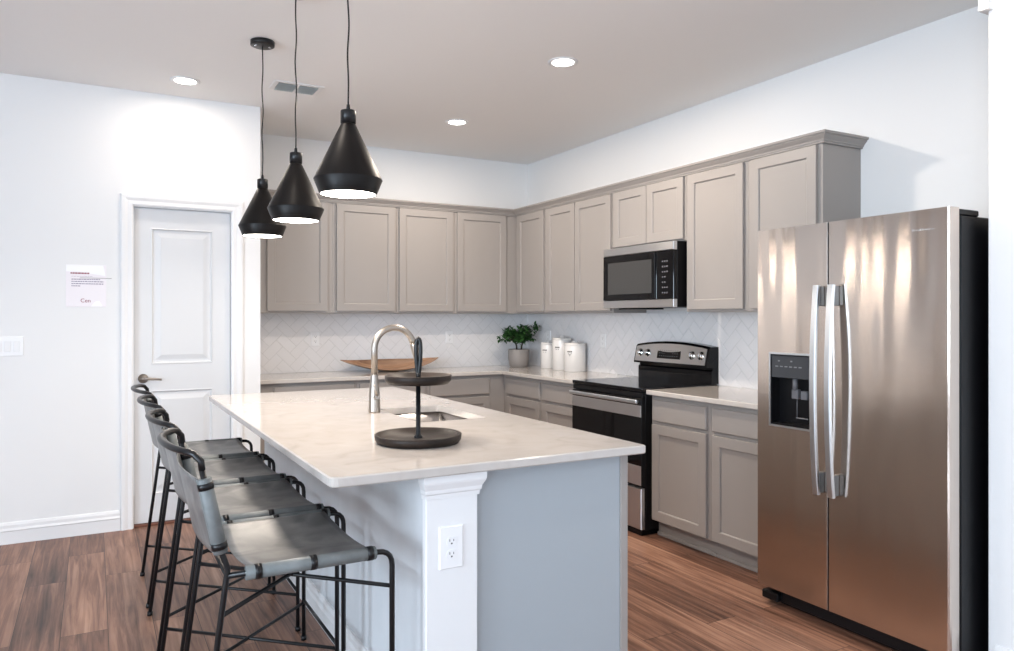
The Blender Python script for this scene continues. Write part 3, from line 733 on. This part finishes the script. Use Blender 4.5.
for k in range(6): dm.rings(Fd, h0+0.03+k*0.026, h0+0.046+k*0.026, 1.135, 1.140, [(0, 0.0002)], back=-0.001)
for k in range(2): dm.rings(Fd, h0+0.045+k*0.07, h0+0.055+k*0.07, 1.160, 1.166, [(0, 0.0002)], back=-0.001)
dm.build('control_marks', M['clearprint'], ld)
pd = MB(); pd.box(-0.835, -0.810, -(h0+0.10), -(h0+0.135), 0.99, 1.035, 0.003); pd.box(-0.835, -0.810, -(h0+0.150), -(h0+0.185), 0.99, 1.03, 0.003); pd.box(-0.822, -0.818, -(h0+0.115), -(h0+0.180), 0.90, 0.905, 0.001); pd.tube([(-0.83, -(h0+0.118), 1.084), (-0.83, -(h0+0.118), 1.03)], 0.012, 12)
pd.tube([(-0.82, -(h0+0.12), 0.99), (-0.82, -(h0+0.12), 0.905), ], 0.002, 6)
pd.build('dispenser_paddle', M['darkbtn'], ld)
def fhandle(u, door):
    b = MB(); prev = None; n = 24; z0, z1 = 0.595, 1.505; hw = 0.0145
    for i in range(n+1):
        t = i/n; z = z0 + (z1-z0)*t; bow = math.sin(PI*t)**0.8; x = -0.905 - 0.024*bow
        pr = [(x+0.016, -hw), (x+0.003, -hw), (x, -hw+0.003), (x, hw-0.003), (x+0.003, hw), (x+0.016, hw)]
        ring = [b.bm.verts.new((px, -u + py, z)) for px, py in pr]
        if prev:
            for a in range(6):
                c = (a+1) % 6; b.bm.faces.new((prev[a], prev[c], ring[c], ring[a]))
        else: b.bm.faces.new(ring)
        prev = ring
    b.bm.faces.new(prev[::-1])
    ho = b.build('handle', M['handlemetal'], door)
    for z0_, z1_ in ((0.600, 0.690), (1.415, 1.500)): MB().box(-0.8895, -0.8594, -(u-0.011), -(u+0.011), z0_, z1_, 0.003).build('handle_mount', M['mount'], ho)
fhandle(3.946, ld); fhandle(4.020, rd)
lg = MB()     # tiny illegible maker's badge strokes
for k, (w_, hgt) in enumerate(((0.008, 0.008), (0.006, 0.005), (0.007, 0.006), (0.006, 0.008), (0.008, 0.005), (0.006, 0.006), (0.012, 0.004))):
    lg.rings(Fd, 4.352+k*0.0125, 4.352+k*0.0125+w_, 1.699, 1.699+hgt, [(0, 0.001)], back=0.0001)
lg.build('badge', M['chrome'], rd)

# ================================================================== BAR STOOLS
def make_stool(loc, label):
    ox, oy, _ = loc          # loc = seat centre line: x of front legs, y centre
    st = thing('bar_stool', label, 'stool', loc, 'leather sling stools along the island')
    W2 = 0.245; r = 0.0082; zs = 0.672
    fxx, rj, rf, rt = 0.0, -0.465, -0.555, -0.535
    P = lambda x, y, z: (ox + x, oy + y, z)
    def fillet(a, b, c, rad, n=5):
        a, b, c = Vector(a), Vector(b), Vector(c); da = (a-b).normalized()*rad; dc = (c-b).normalized()*rad
        s0, s1 = b+da, b+dc; return [tuple(s0*(1-t)**2 + b*2*t*(1-t) + s1*t**2) for t in [k/n for k in range(n+1)]]
    for s in (-1, 1):
        y = s*W2
        # front leg + side rail
        f = MB(); f.tube([P(0, y, 0.004)] + fillet(P(0, y, 0.004), P(0, y, zs), P(rj, y, zs), 0.045) + [P(rj, y, zs)], r, 10)
        f.tube([P(0, y, 0), P(0, y, 0.018)], 0.0115, 12)
        f.build('leg', M['black'], st)
        # rear leg up through the joint to the back post
        f = MB(); f.tube([P(rf, y, 0.004), P(rj-0.004, y, zs-0.01), P(rj, y, zs+0.02), P(rj-0.02, y, 0.75), P(rt+0.005, y, 0.965)], r, 10)
        f.tube([P(rf, y, 0), P(rf+0.002, y, 0.018)], 0.0115, 12)
        f.build('leg', M['black'], st)
    # bow-shaped top rail
    pts = [P(rt+0.006, -W2, 0.962), P(rt+0.003, -W2, 0.985), P(rt-0.012, -W2+0.01, 1.003)]
    for k in range(0, 17):
        t = -1 + 2*k/16; pts.append(P(rt - 0.03 - 0.045*(1-abs(t)**2.2), t*(W2-0.035), 1.008 + 0.004*(1-t*t)))
    pts += [P(rt-0.012, W2-0.01, 1.003), P(rt+0.003, W2, 0.985), P(rt+0.006, W2, 0.962)]
    MB().tube(pts, r*1.12, 10).build('top_rail', M['black'], st)
    # crossed stretchers, upper and lower, and the foot bar
    def rear_at(z): return rf + (rj-0.004-rf)*(z/(zs-0.01))
    for z in (0.565, 0.155):
        MB().tube([P(0, -W2, z), P(rear_at(z), W2, z)], r*0.8, 8).build('stretcher', M['black'], st)
        MB().tube([P(0, W2, z+0.002), P(rear_at(z), -W2, z+0.002)], r*0.8, 8).build('stretcher', M['black'], st)
    MB().tube([P(0, -W2, 0.168), P(0, W2, 0.168)], r*0.8, 8).build('foot_bar', M['black'], st)
    MB().tube([P(rj, -W2, zs-0.004), P(rj, W2, zs-0.004)], r*0.8, 8).build('rear_rail', M['black'], st)
    # leather seat sling
    R = 0.0195
    def sling(fn, name, m, nx=14, ny=18, th=0.003):
        b = MB(); T = [[b.bm.verts.new(fn(i/nx, j/ny, th)) for j in range(ny+1)] for i in range(nx+1)]
        Bt = [[b.bm.verts.new(fn(i/nx, j/ny, 0)) for j in range(ny+1)] for i in range(nx+1)]
        for i in range(nx):
            for j in range(ny):
                f = b.bm.faces.new((T[i][j], T[i+1][j], T[i+1][j+1], T[i][j+1])); f.smooth = True
                f = b.bm.faces.new((Bt[i][j+1], Bt[i+1][j+1], Bt[i+1][j], Bt[i][j])); f.smooth = True
        for i in range(nx):
            b.bm.faces.new((T[i][0], Bt[i][0], Bt[i+1][0], T[i+1][0])); b.bm.faces.new((T[i+1][ny], Bt[i+1][ny], Bt[i][ny], T[i][ny]))
        for j in range(ny):
            b.bm.faces.new((T[0][j+1], Bt[0][j+1], Bt[0][j], T[0][j])); b.bm.faces.new((T[nx][j], Bt[nx][j], Bt[nx][j+1], T[nx][j+1]))
        return b.build(name, m, st)
    def seat(u, v, th):
        x = rj+0.055 + (-0.075-(rj+0.055))*u + 0.02*(4*v*(1-v))*(u-0.5)
        s = 2*v-1; y = s*(W2+0.002); sag = 0.032*(1-s*s)*(0.8+0.4*u*(1-u))
        return P(x, y, zs + R - 0.002 - sag + th - 0.004*(abs(s)**8))
    se = sling(seat, 'seat', M['leather'])
    def back(u, v, th):
        z = 0.735 + 0.205*u; s = 2*v-1
        xx = (rj-0.02) + ((rt+0.005)-(rj-0.02))*(z-0.75)/(0.965-0.75)
        bulge = 0.022*(1-s*s)
        return P(xx - R*0.7 - bulge - th, s*(W2-0.002), z)
    bk = sling(back, 'backrest', M['leather'])
    # leather sleeves wrapped round rails and posts, with black straps and snaps
    def sleeve(a, b_, par, bands):
        a, b_ = Vector(a), Vector(b_); d_ = b_-a
        q = MB(); q.tube([a, a+d_*0.005, b_-d_*0.005, b_], [R*0.9, R, R, R*0.9], 16); q.build('sleeve', M['leatherside'], par)
        for t in bands:
            c0 = a + d_*t - d_.normalized()*0.009; c1 = a + d_*t + d_.normalized()*0.009
            s_ = MB(); s_.tube([c0, c1], R*1.07, 16); s_.build('strap', M['black'], par)
    for s in (-1, 1):
        sleeve(P(rj+0.045, s*W2, zs), P(-0.052, s*W2, zs), se, (0.09, 0.5, 0.95))
        z0, z1 = 0.737, 0.94
        xa = (rj-0.02) + ((rt+0.005)-(rj-0.02))*(z0-0.75)/0.215; xb = (rj-0.02) + ((rt+0.005)-(rj-0.02))*(z1-0.75)/0.215
        sleeve(P(xa, s*W2, z0), P(xb, s*W2, z1), bk, (0.10, 0.90))
    return st
ST = [(-2.875, -3.775), (-2.875, -3.205), (-2.875, -2.61), (-2.875, -2.015)]
SL = ['grey leather sling bar stool with black metal frame, nearest the camera', 'grey leather sling bar stool, second from the camera at the island', 'grey leather sling bar stool, third from the camera at the island', 'grey leather sling bar stool farthest from the camera, nearest the pantry door']
proto = make_stool((ST[0][0], ST[0][1], 0.0), SL[0])
for (x, y), l in list(zip(ST, SL))[1:]: copy_tree(proto, (x, y, 0.0), l)

# ================================================================== PENDANTS
def pendant(x, y, label, zb=1.807):
    p = thing('pendant_lamp', label, 'lamp', (x, y, zb), 'black cone pendants over the island')
    c = (x, y, zb)
    sh = MB().lathe([(0.101, 0.0), (0.1225, 0.053), (0.1215, 0.056), (0.027, 0.252), (0.022, 0.255), (0.022, 0.250), (0.117, 0.054), (0.098, 0.001), (0.101, 0.0)], c, 56)
    sh.build('shade', M['blackmatte'], p)
    MB().lathe([(0, 0.303), (0.026, 0.303), (0.0275, 0.300), (0.0275, 0.2565), (0.0225, 0.2555), (0, 0.2555)], c, 32).build('cap', M['black'], p)
    MB().lathe([(0, 0.326), (0.006, 0.325), (0.008, 0.304), (0, 0.3035)], c, 14).build('cord_grip', M['black'], p)
    MB().lathe([(0, 0.005), (0.0985, 0.005), (0.0985, 0.0025), (0, 0.0)], c, 40).build('diffuser', M['lampdiff'], p)
    top = 2.806 - zb; pts = []
    ph = random.uniform(0, 6)
    for k in range(41):
        t = k/40; a = 0.004*math.sin(PI*t)
        pts.append((x + a*math.sin(ph + 17*t), y + a*math.cos(ph + 14*t), zb + 0.326 + (top-0.326)*t))
    MB().tube(pts, 0.0032, 8).build('cord', M['black'], p)
    MB().lathe([(0, 0.0), (0.055, 0.0), (0.062, 0.003), (0.062, 0.0255), (0, 0.0255)], (x, y, 2.806), 36).build('canopy', M['black'], p)
    sc = MB()
    for sx in (-1, 1): sc.lathe([(0, -0.003), (0.006, -0.002), (0.006, 0)], (x+sx*0.036, y, 2.806), 12)
    sc.build('canopy_screw', M['chrome'], p)
    area('pendant_glow', (x, y, zb-0.004), (x, y, 0), 0.18, 0, 6.0, WARM, 'DISK')
    return p
pendant(-2.868, -2.05, 'black cone pendant lamp with warm lit opening, farthest of three, nearest the pantry door', 1.796)
pendant(-2.863, -2.770, 'black cone pendant lamp, middle of the three over the island', 1.796)
pendant(-2.850, -3.505, 'black cone pendant lamp nearest the camera, largest of the three')

# ================================================================== CEILING LIGHTS, VENT
def downlight(x, y, label, power=25):
    d_ = thing('recessed_light', label, 'ceiling light', (x, y, H), 'recessed ceiling lights')
    MB().lathe([(0.088, 0.0), (0.088, -0.004), (0.070, -0.007), (0.062, -0.003), (0.062, 0.0)], (x, y, H), 36).build('trim_ring', M['trimw'], d_)
    MB().lathe([(0, -0.0035), (0.0615, -0.0035), (0.0615, -0.001), (0, -0.001)], (x, y, H), 30).build('lens', M['candiff'], d_)
    area('downlight_beam', (x, y, H-0.012), (x, y, 0), 0.11, 0, power, WARM, 'DISK', spread=PI)
downlight(-3.158, -1.146, 'round recessed ceiling light, leftmost, near the pantry wall', 3.5)
downlight(-1.263, -1.077, 'round recessed ceiling light, middle of three, nearest the back corner', 15)
downlight(-1.29, -2.551, 'round recessed ceiling light, rightmost, above the aisle by the range', 30)
for x, y in ((-3.16, -3.3), (-1.29, -4.6), (-3.16, -6.6), (-5.4, -4.2), (-5.4, -6.8)):  # unseen ceiling lights added to brighten the room
    downlight(x, y, 'round ceiling light added outside the view to help light the room', 7 if x > -2 else 2)
vt = thing('ceiling_vent', 'white rectangular air vent with grey blades in the ceiling behind the pendants', 'vent', (-2.515, -1.34, H))
Fc = FR('ceil', H)
vb = MB()
vx0, vx1, vy0, vy1 = -2.675, -2.365, -1.44, -1.25
vb.box(vx0, vx1, vy0, vy0+0.03, H-0.006, H-0.0003, 0.001); vb.box(vx0, vx1, vy1-0.03, vy1, H-0.006, H-0.0003, 0.001); vb.box(vx0, vx0+0.03, vy0+0.03, vy1-0.03, H-0.006, H-0.0003, 0.001); vb.box(vx1-0.03, vx1, vy0+0.03, vy1-0.03, H-0.006, H-0.0003, 0.001)
vb.box(-2.526, -2.514, vy0+0.03, vy1-0.03, H-0.007, H-0.0003)
vb.build('frame', M['trimw'], vt)
vs_ = MB()
for k in range(9):
    y = vy0+0.042+k*0.017
    for a, c in ((vx0+0.032, -2.528), (-2.512, vx1-0.032)): vs_.prism([(y, H-0.012), (y+0.0015, H-0.012), (y+0.012, H-0.001), (y+0.0105, H-0.001)], 'x', a, c)
vs_.build('blades', M['ventblade'], vt)
MB().box(vx0+0.03, vx1-0.03, vy0+0.03, vy1-0.03, H-0.0009, H-0.0003).build('duct_opening', M['pot'], vt)

# ================================================================== WALL THINGS
def outlet(F, u, v, label, scale=1.0):
    p = F(u, v-0.0575, 0)
    o = thing('power_outlet', label, 'outlet', p, 'duplex outlets')
    MB().rings(F, u-0.036*scale, u+0.036*scale, v-0.0585*scale, v+0.0585*scale, [(0, 0.002), (0.003, 0.005)], back=0.0).build('cover_plate', M['white'], o)
    for s in (-1, 1):
        cy = v + s*0.020
        b = MB(); L_ = []
        for w_, r_ in ((0.0052, 1.0), (0.0068, 0.98)):
            L_.append([b.bm.verts.new(F(u + 0.0170*r_*math.cos(a*PI/12), cy + max(-0.0135, min(0.0135, 0.0170*r_*math.sin(a*PI/12))), w_)) for a in range(24)])
        for i in range(24): b.bm.faces.new((L_[0][i-1], L_[0][i], L_[1][i], L_[1][i-1]))
        b.bm.faces.new(L_[1]); fo = b.build('socket', M['white'], o)
        h_ = MB(); h_.rings(F, u-0.0075, u-0.0055, cy-0.001, cy+0.007, [(0, 0.0072)], back=0.0069); h_.rings(F, u+0.0055, u+0.0075, cy-0.001, cy+0.006, [(0, 0.0072)], back=0.0069); h_.rings(F, u-0.0025, u+0.0025, cy-0.0095, cy-0.005, [(0, 0.0072)], back=0.0069)
        h_.build('slots', M['slot'], fo)
    return o
outlet(FR('back', FY), -2.687, 0.655, 'white duplex outlet on the white end post of the island', 1.12)
outlet(FR('back', -0.0082), -2.05, 1.187, 'white outlet on the back wall tiles left of the faucet')
outlet(FR('back', -0.0082), -0.832, 1.187, 'white outlet on the back wall tiles between bowl and plant')
outlet(FR('right', -0.0082), 0.385, 1.187, 'white outlet on right wall tiles just right of the plant')
outlet(FR('right', -0.0082), 1.215, 1.175, 'white outlet on right wall tiles between canisters and range')
Fp = FR('back', PY)
sw = thing('light_switch', 'white multi-gang light switch plate at the left edge of pantry wall', 'switch', (-4.11, PY, 1.13))
MB().rings(Fp, -4.192, -4.028, 1.131, 1.249, [(0, 0.002), (0.003, 0.006)], back=0.0).build('cover_plate', M['white'], sw)
for k in range(3):
    u = -4.156 + k*0.046
    MB().rings(Fp, u-0.0165, u+0.0165, 1.157, 1.223, [(0, 0.008), (0.002, 0.0095)], back=0.0061).build('rocker', M['trimw'], sw)
# notice sheet
nt_ = thing('notice_sheet', 'white printed notice sheet taped on the wall left of the pantry door', 'notice', (-3.69, PY, 1.43))
MB().rings(Fp, -3.807, -3.585, 1.432, 1.695, [(0, 0.0015), (0.0015, 0.002)], back=0.0003).build('sheet', M['paper'], nt_)
hs = MB()
def poly(b, P, d0, d1):
    A = [b.bm.verts.new(Fp(u, v, d0)) for u, v in P]; B = [b.bm.verts.new(Fp(u, v, d1)) for u, v in P]
    b.bm.faces.new(B); 
    for i in range(len(P)): b.bm.faces.new((A[i-1], A[i], B[i], B[i-1]))
poly(hs, [(-3.806, 1.694), (-3.806, 1.652), (-3.74, 1.652), (-3.59, 1.628), (-3.602, 1.694)], 0.0021, 0.0024)
poly(hs, [(-3.672, 1.434), (-3.645, 1.466), (-3.625, 1.470), (-3.605, 1.434)], 0.0026, 0.0032)
hs.build('bright_band', M['paperwhite'], nt_)
def strokes(m, rows, name):
    b = MB()
    for (u0, u1, v, h_) in rows:
        u = u0
        while u < u1:
            l_ = random.uniform(0.006, 0.016); e = min(u+l_, u1)
            b.rings(Fp, u, e, v, v+h_, [(0, 0.0027)], back=0.0024); u = e + 0.003
    b.build(name, m, nt_)
strokes(M['redink'], [(-3.782, -3.68, 1.638, 0.009)], 'heading')
strokes(M['violetink'], [(-3.777, -3.62, 1.602, 0.005), (-3.777, -3.60, 1.588, 0.005), (-3.777, -3.60, 1.574, 0.005), (-3.777, -3.73, 1.560, 0.005), (-3.777, -3.66, 1.622, 0.0015)], 'body_text')
text_mesh('Cen', 0.034, 'word_mark', M['redink'], nt_, (-3.70, PY-0.0028, 1.470), Matrix.Rotation(PI/2, 3, 'X'), 0.0006)
MB().box(-3.73, -3.555, PY-0.0036, PY-0.0028, 1.612, 1.615).build('loose_strip', M['pot'], nt_)

# ================================================================== COUNTER ITEMS
# wooden dough bowl
def dough_bowl():
    b = MB(); n, m_ = 28, 12; Lh, Wh, cx_, cy_, z0 = 0.435, 0.150, -1.46, -0.20, ZC1
    def pt(i, j, inner):
        t = -1 + 2*i/n; e = max(0.0, 1-abs(t)**2.0)
        rim = 0.060 + 0.045*abs(t)**2.5
        a = PI*j/m_; wd = Wh*(e**0.75)+0.003
        bot = 0.100*(abs(t)**1.8)
        y = -wd*math.cos(a); s = math.sin(a)**0.7 if 0 < j < m_ else 0
        rim += -0.034*math.cos(a)*e
        z = rim - (rim-bot)*s
        if inner: y *= 0.90; z = rim - (rim-bot-0.008)*s; z = min(z, rim); z = max(z, bot+0.006 if s > .9 else z)
        return (cx_ + t*Lh*(1 if not inner else 0.985), cy_+y, z0 + z)
    O = [[b.bm.verts.new(pt(i, j, 0)) for j in range(m_+1)] for i in range(n+1)]
    I = [[b.bm.verts.new(pt(i, j, 1)) for j in range(m_+1)] for i in range(n+1)]
    for i in range(n):
        for j in range(m_):
            f = b.bm.faces.new((O[i][j], O[i+1][j], O[i+1][j+1], O[i][j+1])); f.smooth = True
            f = b.bm.faces.new((I[i][j+1], I[i+1][j+1], I[i+1][j], I[i][j])); f.smooth = True
        b.bm.faces.new((O[i][0], I[i][0], I[i+1][0], O[i+1][0])); b.bm.faces.new((O[i+1][m_], I[i+1][m_], I[i][m_], O[i][m_]))
    for i in (0, n):
        for j in range(m_): b.bm.faces.new((O[i][j], O[i][j+1], I[i][j+1], I[i][j]))
    return b.build('dough_bowl', M['bowlwood'])
tag(dough_bowl(), 'long boat-shaped wooden bowl on the back counter behind the faucet', 'bowl')

# potted plant
px_, py_ = -0.245, -0.25
pl = thing('potted_plant', 'small bushy green plant in grey pot in the counter corner', 'plant', (px_, py_, ZC1))
MB().lathe([(0, 0), (0.076, 0), (0.086, 0.008), (0.097, 0.08), (0.098, 0.155), (0.096, 0.162), (0.090, 0.160), (0.088, 0.140), (0, 0.138)], (px_, py_, ZC1), 36).build('pot', M['pot'], pl)
MB().lathe([(0, 0.148), (0.086, 0.143), (0.0865, 0.1385), (0, 0.1385)], (px_, py_, ZC1), 24).build('soil', M['soil'], pl)
tips = []
for (bx_, by_, lean) in ((-0.02, 0.0, -1), (0.025, 0.0, 1)):
    s_ = MB()
    s_.tube([(px_+bx_, py_+by_, ZC1+0.14), (px_+bx_*1.2, py_, ZC1+0.19), (px_+bx_*2.2, py_, ZC1+0.25)], [0.009, 0.008, 0.006], 8)
    for k in range(9):
        a = k*2.4 + lean; rr = 0.03 + 0.085*random.random(); h_ = random.uniform(0.25, 0.37)
        e = (px_+bx_*2.2 + rr*math.cos(a)*1.05, py_ + rr*math.sin(a)*0.8, ZC1+h_)
        s_.tube([(px_+bx_*2.0, py_, ZC1+0.23), (px_+bx_*2.2+rr*0.4*math.cos(a), py_+rr*0.4*math.sin(a), ZC1+0.23+(h_-0.23)*0.6), e], [0.004, 0.003, 0.0015], 6)
        tips.append(Vector(e))
    s_.build('stem', M['stem'], pl)
lf = MB()
def leaf(base, d_, L_, W_):
    d_ = d_.normalized(); side = d_.cross(Vector((0,0,1)))
    if side.length < 0.1: side = Vector((1,0,0))
    side.normalize(); up_ = side.cross(d_)
    row = []
    for t, w_ in ((0, 0.08), (0.25, 0.75), (0.55, 1.0), (0.82, 0.6), (1.0, 0.03)):
        c = base + d_*(L_*t) + up_*(-0.25*L_*t*t)
        row.append([lf.bm.verts.new(c + side*W_*w_ + up_*W_*0.25*w_), lf.bm.verts.new(c), lf.bm.verts.new(c - side*W_*w_ + up_*W_*0.25*w_)])
    for A, B in zip(row, row[1:]):
        for i in range(2):
            f = lf.bm.faces.new((A[i], A[i+1], B[i+1], B[i])); f.smooth = True
for tp in tips:
    for k in range(44):
        a = random.uniform(0, 2*PI); el = random.uniform(-0.5, 1.1)
        off = Vector((random.uniform(-1,1), random.uniform(-1,1), random.uniform(-1, 0.5)))*0.038
        b0 = tp + off
        if b0.z > ZC1+0.40: b0.z = ZC1+0.40
        leaf(b0, Vector((math.cos(a)*math.cos(el), math.sin(a)*math.cos(el), math.sin(el))), random.uniform(0.038, 0.06), random.uniform(0.010, 0.015))
for v_ in lf.bm.verts: v_.co.x = min(v_.co.x, -0.075); v_.co.y = min(v_.co.y, -0.075)
lf.build('foliage', M['leaf'], pl)

# canisters
def canister(x, y, r, h_, label, mark):
    c = thing('canister', label, 'canister', (x, y, ZC1), 'white kitchen canisters')
    MB().lathe([(0, 0), (r*0.96, 0), (r, 0.004), (r, h_-0.010), (r*0.985, h_-0.004), (0, h_-0.004)], (x, y, ZC1), 40).build('jar', M['ceramic'], c)
    MB().lathe([(0, h_-0.0035), (r*1.01, h_-0.0035), (r*1.01, h_+0.006), (r*0.95, h_+0.012), (r*0.4, h_+0.015), (r*0.30, h_+0.017), (r*0.30, h_+0.026), (r*0.22, h_+0.032), (0, h_+0.033)], (x, y, ZC1), 40).build('lid', M['ceramic'], c)
    # a small printed mark facing the room
    ang = math.radians(180+28); b = MB()
    def Fk(a, z, o): 
        q = ang + a/r; return (x + (r+o)*math.cos(q), y + (r+o)*math.sin(q), ZC1+z)
    segs = [(-0.022, -0.014), (-0.011, -0.004), (-0.001, 0.006), (0.009, 0.020)]
    for a, e in segs: b.rings(Fk, a, e, h_*0.72, h_*0.72+0.012, [(0, 0.001)], back=0.0001)
    if mark:
        for k in range(4): b.rings(Fk, -0.018+k*0.005, 0.018-k*0.005, h_*0.72-0.010-k*0.007, h_*0.72-0.007-k*0.007, [(0, 0.001)], back=0.0001)
    else: b.rings(Fk, -0.016, 0.014, h_*0.72-0.014, h_*0.72-0.010, [(0, 0.001)], back=0.0001)
    b.build('printed_mark', M['ink'], c)
canister(-0.100, -0.529, 0.072, 0.217, 'small white canister, leftmost and smallest of the three', 0)
canister(-0.105, -0.752, 0.084, 0.262, 'tallest white canister in the middle of the three', 0)
canister(-0.115, -0.961, 0.091, 0.224, 'wide white canister with chevron mark, rightmost, nearest the range', 1)
for o in bpy.data.objects:
    if '_w' in o: del o['_w']
